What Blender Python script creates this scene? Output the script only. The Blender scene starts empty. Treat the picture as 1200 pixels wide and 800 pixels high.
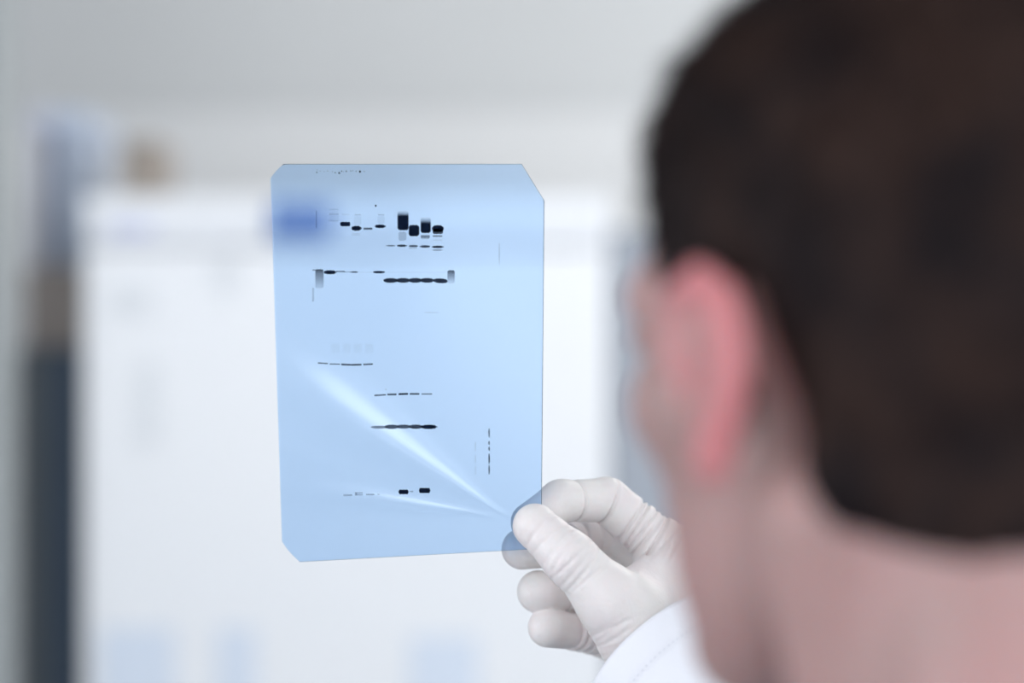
import bpy, bmesh, math, random
import numpy as np
from mathutils import Vector, Matrix
random.seed(7); rng = np.random.default_rng(7)
scn = bpy.context.scene
COL = scn.collection
R = math.radians

# ------------------------------------------------------------------ camera
CAM_Z = 1.60
F = 100.0; K = 1200 * F / 36.0            # pixels per unit tangent
cam_data = bpy.data.cameras.new('camera'); cam = bpy.data.objects.new('camera', cam_data)
COL.objects.link(cam); scn.camera = cam
cam.location = (0, 0, CAM_Z); cam.rotation_euler = (R(90), 0, 0)
cam_data.lens = F; cam_data.sensor_width = 36; cam_data.clip_start = 0.02
cam_data.dof.use_dof = True; cam_data.dof.focus_distance = 1.300; cam_data.dof.aperture_fstop = 3.0

# ------------------------------------------------------------------ world, lights, exposure
w = bpy.data.worlds.new('world'); scn.world = w; w.use_nodes = True
w.node_tree.nodes['Background'].inputs[0].default_value = (0.80, 0.88, 1.0, 1)
w.node_tree.nodes['Background'].inputs[1].default_value = 1.0
def area(name, loc, target, sx, sy, power, col=(1, 1, 1), spread=180):
    l = bpy.data.lights.new(name, 'AREA'); l.shape = 'RECTANGLE'; l.size = sx; l.size_y = sy
    l.energy = power; l.color = col; l.spread = R(spread)
    o = bpy.data.objects.new(name, l); COL.objects.link(o); o.location = loc
    o.rotation_euler = (Vector(target) - Vector(loc)).to_track_quat('-Z', 'Y').to_euler(); return o
area('added_high_strip', (0.0, -2.42, 2.22), (0.0, 3.0, 1.9), 3.3, 0.50, 44, (0.93, 0.96, 1.0))  # added strip source behind the camera, shaped to streak the bent film
area('added_ceiling_fill', (0.9, 0.2, 2.62), (0.9, 0.2, 0), 1.6, 1.0, 10, (0.96, 0.98, 1.0))  # added fill hung under the closed ceiling, no skylight there
area('added_left_fill', (-1.98, 0.75, 1.75), (0.3, 1.1, 1.6), 1.0, 1.2, 6, (0.93, 0.96, 1.0), 110)  # added fill from the left, brightens cheek and hand
area('added_low_strip', (0.0, -2.42, 1.26), (0.0, 3.0, 1.5), 3.3, 0.26, 10.5, (0.90, 0.95, 1.0))  # added strip source behind the camera, for a bright band across the film
area('right_window_daylight', (1.94, 2.1, 1.75), (0.0, 3.0, 1.7), 1.2, 1.3, 11, (1.0, 0.98, 0.95), 110)
scn.view_settings.view_transform = 'Standard'; scn.view_settings.look = 'None'
scn.view_settings.exposure = 0.10; scn.view_settings.gamma = 1.0
scn.view_settings.use_curve_mapping = False

# ------------------------------------------------------------------ helpers
def P(px, py, d):
    return np.array(((px - 600) / K * d, d, CAM_Z - (py - 400) / K * d))
def mat(name, col, rough=0.5, sss=0.0, sss_r=(1, .4, .25), sss_s=.004, spec=.5, metal=0, noise=0, nscale=8, bump=0, bscale=300, coat=0, tint=None):
    m = bpy.data.materials.new(name); m.use_nodes = True; nt = m.node_tree; b = nt.nodes['Principled BSDF']
    b.inputs['Base Color'].default_value = (*col, 1); b.inputs['Roughness'].default_value = rough
    b.inputs['Specular IOR Level'].default_value = spec; b.inputs['Metallic'].default_value = metal
    b.inputs['Coat Weight'].default_value = coat
    if sss:
        b.inputs['Subsurface Weight'].default_value = sss; b.inputs['Subsurface Radius'].default_value = sss_r
        b.inputs['Subsurface Scale'].default_value = sss_s
    if noise:
        tc = nt.nodes.new('ShaderNodeTexCoord'); n = nt.nodes.new('ShaderNodeTexNoise'); n.inputs['Scale'].default_value = nscale
        n.inputs['Detail'].default_value = 4
        nt.links.new(tc.outputs['Object'], n.inputs['Vector'])
        r = nt.nodes.new('ShaderNodeMix'); r.data_type = 'RGBA'
        c2 = tint if tint else tuple(c * (1 - noise) for c in col)
        r.inputs['A'].default_value = (*col, 1); r.inputs['B'].default_value = (*c2, 1)
        mr = nt.nodes.new('ShaderNodeMapRange'); mr.inputs['From Min'].default_value = .35; mr.inputs['From Max'].default_value = .65
        nt.links.new(n.outputs['Fac'], mr.inputs['Value']); nt.links.new(mr.outputs['Result'], r.inputs['Factor'])
        nt.links.new(r.outputs['Result'], b.inputs['Base Color'])
    if bump:
        tc = nt.nodes.new('ShaderNodeTexCoord'); n = nt.nodes.new('ShaderNodeTexNoise'); n.inputs['Scale'].default_value = bscale
        n.inputs['Detail'].default_value = 3
        nt.links.new(tc.outputs['Object'], n.inputs['Vector'])
        bp = nt.nodes.new('ShaderNodeBump'); bp.inputs['Strength'].default_value = bump; bp.inputs['Distance'].default_value = .001
        nt.links.new(n.outputs['Fac'], bp.inputs['Height']); nt.links.new(bp.outputs['Normal'], b.inputs['Normal'])
    return m
def link(name, me, m, parent=None, smooth=False):
    o = bpy.data.objects.new(name, me); COL.objects.link(o)
    if m: me.materials.append(m)
    if smooth: me.polygons.foreach_set('use_smooth', [True] * len(me.polygons))
    if parent: o.parent = parent
    return o
def empty(name, loc=(0, 0, 0)):
    o = bpy.data.objects.new(name, None); COL.objects.link(o); o.location = loc; o.empty_display_size = .1
    return o
def tag(o, label=None, cat=None, group=None, kind=None):
    if label: o['label'] = label
    if cat: o['category'] = cat
    if group: o['group'] = group
    if kind: o['kind'] = kind
    return o
def keep(o):        # child keeps the world coordinates its mesh was built in
    o.matrix_parent_inverse = Matrix.Translation(o.parent.location).inverted(); return o
def box_bm(bm, lo, hi, bevel=0.0):
    lo, hi = Vector(lo), Vector(hi)
    v = bmesh.ops.create_cube(bm, size=1)['verts']
    for q in v: q.co = Vector([(lo[i] + hi[i]) / 2 + q.co[i] * (hi[i] - lo[i]) for i in range(3)])
    if bevel:
        es = list({e for q in v for e in q.link_edges})
        bmesh.ops.bevel(bm, geom=es, offset=bevel, segments=3, profile=.6, affect='EDGES')
def boxes(name, items, m, parent=None, bevel=0.0):
    bm = bmesh.new()
    for lo, hi in items: box_bm(bm, lo, hi, bevel)
    me = bpy.data.meshes.new(name); bm.to_mesh(me); bm.free()
    o = link(name, me, m, parent, smooth=False)
    return keep(o) if parent else o

# ---- implicit surfaces: fields on a grid, meshed by naive surface nets
class Field:
    def __init__(s, lo, hi, h):
        s.lo = np.array(lo, float); s.h = h
        s.n = np.ceil((np.array(hi, float) - s.lo) / h).astype(int) + 1
        s.f = np.full(s.n, 1.0, np.float32)
    def sub(s, lo, hi):
        a = np.maximum(0, np.floor((lo - s.lo) / s.h).astype(int)); b = np.minimum(s.n, np.ceil((hi - s.lo) / s.h).astype(int) + 1)
        sl = tuple(slice(a[i], max(a[i], b[i])) for i in range(3))
        ax = [(s.lo[i] + np.arange(a[i], max(a[i], b[i])) * s.h).astype(np.float32) for i in range(3)]
        return sl, ax[0][:, None, None], ax[1][None, :, None], ax[2][None, None, :]
    def all(s): return s.sub(s.lo, s.lo + s.n * s.h)
    def put(s, sl, d, k, mode='u'):
        f = s.f[sl]
        if mode == 'u':
            if k <= 0: s.f[sl] = np.minimum(f, d)
            else:
                hh = np.maximum(k - np.abs(f - d), 0) / k; s.f[sl] = np.minimum(f, d) - hh * hh * k * .25
        else:
            d = -d
            hh = np.maximum(k - np.abs(f - d), 0) / max(k, 1e-9); s.f[sl] = np.maximum(f, d) + hh * hh * k * .25
    def cap(s, a, b, ra, rb, k=.004, mode='u', clip=None):
        a = np.array(a, float); b = np.array(b, float); m = max(ra, rb) + 2 * k + 4 * s.h + .003
        sl, x, y, z = s.sub(np.minimum(a, b) - m, np.maximum(a, b) + m)
        if 0 in s.f[sl].shape: return
        ab = b - a; L = max(float(ab @ ab), 1e-12)
        t = np.clip(((x - a[0]) * ab[0] + (y - a[1]) * ab[1] + (z - a[2]) * ab[2]) / L, 0, 1)
        d = np.sqrt((x - a[0] - t * ab[0]) ** 2 + (y - a[1] - t * ab[1]) ** 2 + (z - a[2] - t * ab[2]) ** 2) - (ra + t * (rb - ra))
        if clip: d = clip(d, x, y, z)
        s.put(sl, d, k, mode)
    def ell(s, c, r, k=.004, mode='u', M=None):
        c = np.array(c, float); r = np.array(r, float); m = r.max() + 2 * k + 4 * s.h + .003
        sl, x, y, z = s.sub(c - m, c + m)
        if 0 in s.f[sl].shape: return
        X, Y, Z = x - c[0], y - c[1], z - c[2]
        if M is not None: X, Y, Z = [M[0][i] * X + M[1][i] * Y + M[2][i] * Z for i in range(3)]
        q = np.sqrt((X / r[0]) ** 2 + (Y / r[1]) ** 2 + (Z / r[2]) ** 2)
        g = np.sqrt((X / r[0] ** 2) ** 2 + (Y / r[1] ** 2) ** 2 + (Z / r[2] ** 2) ** 2) + 1e-6
        s.put(sl, (q * (q - 1) / g).astype(np.float32), k, mode)
    def crease(s, c, n, width, depth, rad):      # a shallow groove round the point c, across the direction n
        c = np.array(c, float); n = np.array(n, float); n = n / np.linalg.norm(n)
        sl, x, y, z = s.sub(c - rad * 1.5, c + rad * 1.5)
        if 0 in s.f[sl].shape: return
        u = (x - c[0]) * n[0] + (y - c[1]) * n[1] + (z - c[2]) * n[2]
        rr = ((x - c[0]) ** 2 + (y - c[1]) ** 2 + (z - c[2]) ** 2) / rad ** 2
        s.f[sl] += (depth * np.exp(-(u / width) ** 2) * np.exp(-rr * rr)).astype(np.float32)
    def mesh(s, name):
        f = s.f; ins = f < 0; n = np.array(f.shape)
        c = [(i, j, k) for i in (0, 1) for j in (0, 1) for k in (0, 1)]
        def corner(A, o): return A[o[0]:n[0] - 1 + o[0], o[1]:n[1] - 1 + o[1], o[2]:n[2] - 1 + o[2]]
        cnt = np.zeros(n - 1, np.int8)
        for o in c: cnt += corner(ins, o)
        I = np.argwhere((cnt > 0) & (cnt < 8))
        idx = -np.ones(n - 1, np.int64); idx[tuple(I.T)] = np.arange(len(I))
        vals = {o: f[I[:, 0] + o[0], I[:, 1] + o[1], I[:, 2] + o[2]] for o in c}
        acc = np.zeros((len(I), 3)); num = np.zeros(len(I))
        for o in c:
            for ax in range(3):
                if o[ax]: continue
                p = list(o); p[ax] = 1; p = tuple(p); a, b = vals[o], vals[p]
                m = (a < 0) != (b < 0); t = np.where(m, a / np.where(m, a - b, 1), 0)
                q = np.zeros((len(I), 3)) + np.array(o); q[:, ax] = t
                acc += q * m[:, None]; num += m
        V = (acc / num[:, None] + I) * s.h + s.lo
        faces = []
        for ax in range(3):
            u, v = (ax + 1) % 3, (ax + 2) % 3
            A = [slice(None)] * 3; B = [slice(None)] * 3
            A[ax] = slice(0, -1); B[ax] = slice(1, None)
            for q in (u, v): A[q] = slice(1, -1); B[q] = slice(1, -1)
            a, b = ins[tuple(A)], ins[tuple(B)]
            E = np.argwhere(a != b); fl = a[tuple(E.T)]
            off = np.zeros(3, int); off[u] = 1; off[v] = 1; E = E + off
            eu = np.zeros(3, int); eu[u] = 1; ev = np.zeros(3, int); ev[v] = 1
            q = [idx[tuple((E - d).T)] for d in (eu + ev, ev, 0 * eu, eu)]
            Q = np.stack(q, 1); Q[~fl] = Q[~fl][:, ::-1]; faces.append(Q)
        Fq = np.concatenate(faces)
        return to_mesh(name, V, Fq)
def to_mesh(name, V, Fq):
    me = bpy.data.meshes.new(name); me.vertices.add(len(V)); me.vertices.foreach_set('co', V.astype(np.float32).ravel())
    k = Fq.shape[1]
    me.loops.add(Fq.size); me.loops.foreach_set('vertex_index', Fq.astype(np.int32).ravel())
    me.polygons.add(len(Fq)); me.polygons.foreach_set('loop_start', np.arange(0, Fq.size, k, dtype=np.int32))
    me.update(calc_edges=True); me.validate(); return me

# ------------------------------------------------------------------ materials
M_wall = mat('painted_wall', (.80, .81, .82), .7, noise=.03, nscale=2, bump=.1)
M_ceil = mat('ceiling_paint', (.78, .79, .79), .8)
M_duct = mat('duct_paint', (.64, .655, .665), .8)
M_floor = mat('grey_vinyl_floor', (.42, .44, .46), .35, noise=.15, nscale=60)
M_white = mat('white_enamel', (.83, .845, .875), .28, bump=.05, bscale=150)
M_panel = mat('pale_grey_plastic', (.80, .82, .86), .4)
M_badge = mat('blue_plastic', (.07, .16, .42), .35)
M_lav = mat('lavender_film', (.58, .61, .80), .4)
M_gask = mat('grey_rubber', (.35, .36, .38), .6)
M_slate = mat('slate_blue_steel', (.062, .098, .148), .5, bump=.05)
M_grey = mat('grey_steel', (.30, .33, .38), .45, bump=.05)
M_sidep = mat('mid_grey_steel', (.17, .19, .20), .5)
M_card = mat('brown_cardboard', (.42, .37, .34), .8, noise=.15, nscale=30)
M_tan = mat('tan_cardboard', (.40, .35, .31), .8, noise=.15, nscale=30)
M_paleblue = mat('pale_blue_plastic', (.58, .66, .80), .45)
M_paleblue2 = mat('pale_lilac_plastic', (.66, .69, .80), .45)
M_post = mat('pale_green_grey_paint', (.34, .37, .38), .6)
M_note = mat('pale_grey_paper', (.76, .785, .82), .8)
M_note2 = mat('pale_blue_paper', (.68, .75, .86), .8)
M_lamp = bpy.data.materials.new('lamp_diffuser'); M_lamp.use_nodes = True
_b = M_lamp.node_tree.nodes['Principled BSDF']; _b.inputs['Emission Color'].default_value = (1, .98, .95, 1); _b.inputs['Emission Strength'].default_value = 4.6

# ------------------------------------------------------------------ the room
XL, XR, YB, YF, ZC = -2.0, 2.0, 3.95, -2.5, 2.70
def struct(name, items, m, bevel=0): return tag(boxes(name, items, m, None, bevel), kind='structure')
struct('floor', [((XL - .1, YF - .1, -.1), (XR + .1, YB + .1, 0))], M_floor)
struct('ceiling', [((XL - .1, YF - .1, ZC), (XR + .1, YB + .1, ZC + .1))], M_ceil)
struct('wall_back', [((XL - .1, YB, 0), (XR + .1, YB + .1, ZC))], M_wall)
struct('wall_left', [((XL - .1, YF, 0), (XL, .2, ZC)), ((XL - .1, 1.3, 0), (XL, YB, ZC)), ((XL - .1, .2, 0), (XL, 1.3, 1.1)), ((XL - .1, .2, 2.4), (XL, 1.3, ZC))], M_wall)
struct('wall_right', [((XR, YF, 0), (XR + .1, 1.4, ZC)), ((XR, 2.8, 0), (XR + .1, YB, ZC)), ((XR, 1.4, 0), (XR + .1, 2.8, 1.0)), ((XR, 1.4, 2.45), (XR + .1, 2.8, ZC))], M_wall)
struct('wall_front', [((XL, YF - .1, 0), (XR, YF, 1.10)), ((XL, YF - .1, 1.42), (XR, YF, 1.90)), ((XL, YF - .1, 1.10), (-1.75, YF, 1.42)), ((1.75, YF - .1, 1.10), (XR, YF, 1.42)), ((XL, YF - .1, 2.52), (XR, YF, ZC)),
                      ((XL, YF - .1, 1.9), (-1.75, YF, 2.52)), ((1.75, YF - .1, 1.9), (XR, YF, 2.52))], M_wall)
f = .04
struct('added_high_window', [((-1.75, YF - .06, 1.90), (1.75, YF, 1.94)), ((-1.75, YF - .06, 2.48), (1.75, YF, 2.52)),
                    ((-1.75, YF - .06, 1.94), (-1.71, YF, 2.48)), ((1.71, YF - .06, 1.94), (1.75, YF, 2.48))], M_white)  # unseen opening, made up to frame the streak source
struct('added_low_window', [((-1.75, YF - .06, 1.10), (1.75, YF, 1.12)), ((-1.75, YF - .06, 1.40), (1.75, YF, 1.42)), ((-1.75, YF - .06, 1.12), (-1.73, YF, 1.40)), ((1.73, YF - .06, 1.12), (1.75, YF, 1.40))], M_white)  # made-up ribbon opening for the low strip source, out of view
struct('window_2', [((XR, 1.4, 1.0), (XR + .06, 2.8, 1.04)), ((XR, 1.4, 2.41), (XR + .06, 2.8, 2.45)),
                    ((XR, 1.4, 1.04), (XR + .06, 1.44, 2.41)), ((XR, 2.76, 1.04), (XR + .06, 2.8, 2.41))], M_white)
struct('added_left_window', [((XL - .06, .2, 1.1), (XL, 1.3, 1.14)), ((XL - .06, .2, 2.36), (XL, 1.3, 2.4)), ((XL - .06, .2, 1.14), (XL, .24, 2.36)), ((XL - .06, 1.26, 1.14), (XL, 1.3, 2.36))], M_white)  # unseen opening added to go with the left fill
struct('baseboard_back', [((XL, YB - .015, 0), (XR, YB, .09))], M_grey)
struct('baseboard_left', [((XL, YF, 0), (XL + .015, YB - .015, .09))], M_grey)
DB = YB - .006
zs = P(0, 128, DB)[2]
struct('trim_1', [((XL, DB, zs), (XR, YB, ZC))], M_duct, .001)            # boxed-in duct along the top of the back wall
# pale post at the left border of the picture
xp = P(-4, 0, 2.9)[0]
struct('trim_2', [((xp - .16, 2.88, 0), (xp, 3.0, ZC))], M_post, .004)
# ceiling lights
def ceiling_light(x, y, label):
    t = tag(empty('ceiling_light', (x, y, ZC)), label, 'ceiling light')
    boxes('frame', [((x - .32, y - .62, ZC - .05), (x - .29, y + .62, ZC)), ((x + .29, y - .62, ZC - .05), (x + .32, y + .62, ZC)),
                    ((x - .29, y - .62, ZC - .05), (x + .29, y - .59, ZC)), ((x - .29, y + .59, ZC - .05), (x + .29, y + .62, ZC))], M_white, t)
    boxes('diffuser', [((x - .29, y - .59, ZC - .03), (x + .29, y + .59, ZC - .02))], M_lamp, t)
ceiling_light(.85, 2.95, 'square-edged white ceiling light panel in front of the white refrigerator, toward the window')

# ------------------------------------------------------------------ refrigerator
DF = 3.0
def X(px, d): return (px - 600) / K * d
def Z(py, d): return CAM_Z - (py - 400) / K * d
x0, x1 = X(98, DF), X(713, DF); ztop = Z(230, DF); zd = Z(291, DF)
fr = tag(empty('refrigerator', ((x0 + x1) / 2, DF, 0)), 'tall white refrigerator cabinet behind the held film, its flat door filling the background', 'refrigerator')
boxes('cabinet', [((x0, DF + .05, .05), (x1, DF + .60, ztop))], M_white, fr, .008)
boxes('door', [((x0, DF, .10), (x1, DF + .045, zd - .001))], M_white, fr, .004)
boxes('control_panel', [((x0, DF + .001, zd + .001), (x1, DF + .05, ztop - .012))], M_panel, fr, .006)
boxes('top_trim', [((x0 - .002, DF + .000, ztop - .022), (x1 + .002, DF + .05, ztop + .002))], M_white, fr, .005)
cp = boxes('badge', [((X(316, DF), DF - .002, Z(281, DF)), (X(388, DF), DF + .008, Z(238, DF)))], M_badge, fr, .002); cp['label'] = 'dark blue badge'
cp = boxes('display', [((X(128, DF), DF - .001, Z(276, DF)), (X(180, DF), DF + .008, Z(260, DF)))], M_lav, fr, .001); cp['label'] = 'pale lavender display'
boxes('gasket', [((x0 + .008, DF + .044, .11), (x1 - .008, DF + .051, zd - .01))], M_gask, fr)
for xx in (x0 + .05, x1 - .05):
    for yy in (DF + .10, DF + .55): boxes('foot', [((xx - .02, yy - .02, 0), (xx + .02, yy + .02, .052))], M_gask, fr)
def note(a, b, c, d, m, label, tilt=0):
    bm = bmesh.new(); nx = 6
    lo = (X(a, DF), Z(d, DF)); hi = (X(b, DF), Z(c, DF)); cx, cz = (lo[0] + hi[0]) / 2, (lo[1] + hi[1]) / 2
    V = []; 
    for side in (0, 1):
        for j in range(nx + 1):
            for i in range(nx + 1):
                u, v = i / nx, j / nx; px_ = lo[0] + u * (hi[0] - lo[0]); pz_ = lo[1] + v * (hi[1] - lo[1])
                curl = .004 * (max(0, .35 - v) / .35) ** 2 * (.4 + .6 * u)
                V.append(bm.verts.new((px_, DF - .0006 - curl - (.0003 if side else 0), pz_)))
    N = nx + 1
    for side in (0, 1):
        for j in range(nx):
            for i in range(nx):
                q = [V[side * N * N + j * N + i], V[side * N * N + j * N + i + 1], V[side * N * N + (j + 1) * N + i + 1], V[side * N * N + (j + 1) * N + i]]
                bm.faces.new(q if side else q[::-1])
    rim = [(i, 0) for i in range(nx)] + [(nx, j) for j in range(nx)] + [(i, nx) for i in range(nx, 0, -1)] + [(0, j) for j in range(nx, 0, -1)]
    for k in range(len(rim)):
        a_, b_ = rim[k], rim[(k + 1) % len(rim)]
        bm.faces.new([V[a_[1] * N + a_[0]], V[b_[1] * N + b_[0]], V[N * N + b_[1] * N + b_[0]], V[N * N + a_[1] * N + a_[0]]])
    me = bpy.data.meshes.new('paper_note'); bm.to_mesh(me); bm.free()
    return tag(link('paper_note', me, m), label, 'paper note', 'paper notes on the refrigerator door')
note(136, 178, 336, 366, M_note, 'small pale grey blurred note high on the left of the white refrigerator door')
note(252, 280, 300, 340, M_note, 'narrow pale grey blurred note high on the refrigerator door, beside the film\'s left edge')
note(162, 186, 425, 520, M_note, 'tall thin pale grey blurred note halfway down the left of the refrigerator door')
note(118, 205, 735, 860, M_note2, 'pale blue blurred sheet low on the left of the refrigerator door')
note(255, 300, 735, 850, M_note2, 'pale blue blurred sheet on the refrigerator door below the film\'s left side')
note(480, 560, 745, 850, M_note2, 'pale blue blurred sheet on the refrigerator door below the film, left of the gloved fingers')

def carton(name, lo, hi, m, label, cat, tape=None, parent=None):
    t = tag(empty(name, ((lo[0] + hi[0]) / 2, (lo[1] + hi[1]) / 2, lo[2])), label, cat)
    boxes('box_body', [(lo, hi)], m, t, .003)
    mx = (lo[0] + hi[0]) / 2
    boxes('flap', [((lo[0], lo[1], hi[2]), (mx - .001, hi[1], hi[2] + .004))], m, t); boxes('flap', [((mx + .001, lo[1], hi[2]), (hi[0], hi[1], hi[2] + .004))], m, t)
    return t
def tub(name, lo, hi, m, label):
    t = tag(empty(name, ((lo[0] + hi[0]) / 2, (lo[1] + hi[1]) / 2, lo[2])), label, 'storage box', 'plastic boxes left of the refrigerator')
    hl = hi[2] - .03
    boxes('tub', [((lo[0] + .006, lo[1] + .006, lo[2]), (hi[0] - .006, hi[1] - .006, hl))], m, t, .008)
    boxes('lid', [((lo[0], lo[1], hl), (hi[0], hi[1], hi[2]))], m, t, .006)
    return t
# on top of the refrigerator
carton('cardboard_box', (X(150, 3.25), 3.2, ztop + .003), (X(192, 3.25), 3.36, Z(172, 3.25)), M_tan, 'small brown cardboard box on top of the white refrigerator', 'cardboard box')
# left of the refrigerator
LD = 3.18
xl, xr = X(20, LD), X(99, LD) - .004
lk = tag(empty('steel_locker', ((xl + xr) / 2, LD, 0)), 'dark slate-blue steel cabinet in the gap left of the refrigerator', 'cabinet')
zt = Z(408, LD)
boxes('cabinet', [((xl, LD + .02, 0), (xr, LD + .5, zt))], M_slate, lk, .003)
xm = X(50, LD)
boxes('door', [((xm, LD, .06), (xr - .003, LD + .018, zt - .004))], M_slate, lk, .003)
sp = boxes('side_panel', [((xl, LD - .004, 0), (xm - .002, LD + .018, zt - .002))], M_sidep, lk, .002); sp['label'] = 'grey edge panel'
boxes('handle', [((xm + .006, LD - .02, 1.05), (xm + .016, LD, 1.2))], M_grey, lk, .003)
carton('cardboard_box', (xl + .003, LD + .03, zt + .0), (xr - .003, LD + .35, Z(318, LD + .03)), M_card, 'grey-brown cardboard box standing on the dark cabinet left of the refrigerator', 'cardboard box')
zc = Z(318, LD + .03) + .005
tub('storage_box', (xl + .002, LD + .04, zc), (xl + .0265, LD + .20, Z(125, LD + .04)), M_paleblue2, 'narrow pale lilac box on the grey-brown carton, nearest the left post')
tub('storage_box', (xl + .027, LD + .06, zc), (xr - .002, LD + .30, Z(128, LD + .06)), M_paleblue, 'pale blue box on the grey-brown carton, against the refrigerator')
# right of the refrigerator
GD = 3.12
g0, g1 = x1 + .003, x1 + .50
gl = tag(empty('steel_cabinet', ((g0 + g1) / 2, GD, 0)), 'grey steel cabinet right of the refrigerator, mostly hidden by the man\'s head', 'cabinet')
zg = Z(268, GD)
boxes('cabinet', [((g0, GD + .02, 0), (g1, GD + .5, zg))], M_grey, gl, .003)
for k in range(2):
    a = g0 + .004 + k * .246
    dr = boxes('door', [((a, GD, .06), (a + .24, GD + .018, zg - .004))], M_grey, gl, .003)
    h = boxes('handle', [((a + (.21 if k == 0 else .018), GD - .022, 1.0), (a + (.222 if k == 0 else .03), GD, 1.14))], M_white, gl, .003)

# ------------------------------------------------------------------ the film
SF = 1.30 / K                         # metres per pixel at the film
PT = (597.0, 607.0)                   # where the thumb pinches
def film_depth(px, py):
    x = (px - PT[0]) * SF; z = -(py - PT[1]) * SF
    r = np.sqrt(x * x + z * z); th = np.degrees(np.arctan2(z, x)) % 360
    h = 0
    for (t0, sg, A, pw, rf) in ((148.5, 7.5, .0320, 1.0, .125), (171.8, 3.2, .0160, 1.0, .085), (163.5, 6.5, .0105, 2.0, .13)):
        h = h + A * r * (r / .10) ** (pw - 1) * np.exp(-((th - t0) / sg) ** 2) * np.exp(-(r / rf) ** 4 * .8)
    h = h + .0035 * np.sin(np.clip((px - 317) / 320, 0, 1) * math.pi) * np.clip((607 - py) / 400, 0, 1)
    d = 1.3000 - .006 * np.clip((607 - py) / 415, -.2, 1) + .022 * np.clip((597 - px) / 280, -.2, 1.1)
    return d - h
def film_pt(px, py, off=0.0):
    px = np.asarray(px, float); py = np.asarray(py, float); d = film_depth(px, py) - off
    return np.stack([(px - 600) / K * d, d, CAM_Z - (py - 400) / K * d], -1)
def xl_(py): 
    base = 317 + (py - 212) * (330.5 - 317) / (636 - 212)
    if py < 209: return base + (209 - py) * (16 / 17.) + 1.2 * math.sin((209 - py) / 17 * math.pi) * -1
    if py > 634: return base + (py - 634) * (20 / 24.) - 1.8 * math.sin(min(1, (py - 634) / 24) * math.pi)
    return base
def xr_(py):
    base = 638 - (py - 235) * (3.6 / 408)
    return base - max(0, (235 - py)) * (27 / 43.)
NX, NY = 150, 210
V = []; 
def yb(u): return 658.3 - u * 15.6
for j in range(NY + 1):
    v = j / NY
    for i in range(NX + 1):
        u = i / NX
        py = 192.0 + v * (yb(u) - 192.0)
        pyr = 192.0 + v * (658.3 - 192.0)
        a = xl_(pyr); b = xr_(192 + v * (642.5 - 192)); V.append((a + u * (b - a), py))
V = np.array(V); front = film_pt(V[:, 0], V[:, 1], 0.0); back = film_pt(V[:, 0], V[:, 1], -.00020)
N = NX + 1; nV = len(V)
q = np.array([(j * N + i, (j + 1) * N + i, (j + 1) * N + i + 1, j * N + i + 1) for j in range(NY) for i in range(NX)])
rim = [i for i in range(NX)] + [j * N + NX for j in range(NY)] + [NY * N + i for i in range(NX, 0, -1)] + [j * N for j in range(NY, 0, -1)]
rq = np.array([(rim[k], rim[(k + 1) % len(rim)], nV + rim[(k + 1) % len(rim)], nV + rim[k]) for k in range(len(rim))])
me = to_mesh('radiograph_film', np.concatenate([front, back]), np.concatenate([q, q[:, ::-1] + nV, rq]))
M_film = bpy.data.materials.new('blue_tinted_film'); M_film.use_nodes = True; nt = M_film.node_tree; nt.nodes.clear()
out = nt.nodes.new('ShaderNodeOutputMaterial'); tr = nt.nodes.new('ShaderNodeBsdfTransparent'); gl_ = nt.nodes.new('ShaderNodeBsdfGlossy')
di = nt.nodes.new('ShaderNodeBsdfTranslucent'); di.inputs[0].default_value = (.25, .55, .95, 1)
tr.inputs[0].default_value = (.762, .877, 1.0, 1); gl_.inputs['Roughness'].default_value = .21
frn = nt.nodes.new('ShaderNodeFresnel'); frn.inputs[0].default_value = 1.52
m1 = nt.nodes.new('ShaderNodeMixShader'); m2 = nt.nodes.new('ShaderNodeMixShader'); m1.inputs[0].default_value = .03
nt.links.new(tr.outputs[0], m1.inputs[1]); nt.links.new(di.outputs[0], m1.inputs[2])
nt.links.new(frn.outputs[0], m2.inputs[0]); nt.links.new(m1.outputs[0], m2.inputs[1]); nt.links.new(gl_.outputs[0], m2.inputs[2])
nt.links.new(m2.outputs[0], out.inputs[0])
M_edge = mat('film_edge', (.03, .12, .30), .4)
film = link('radiograph_film', me, M_film, None, True); me.materials.append(M_edge)
mi = np.zeros(len(me.polygons), np.int32); mi[len(q) * 2:] = 1; me.polygons.foreach_set('material_index', mi)
sm = np.ones(len(me.polygons), bool); sm[len(q) * 2:] = False; me.polygons.foreach_set('use_smooth', sm)
tag(film, 'translucent blue film sheet with rows of dark bands, pinched in the gloved hand', 'film sheet')
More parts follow.
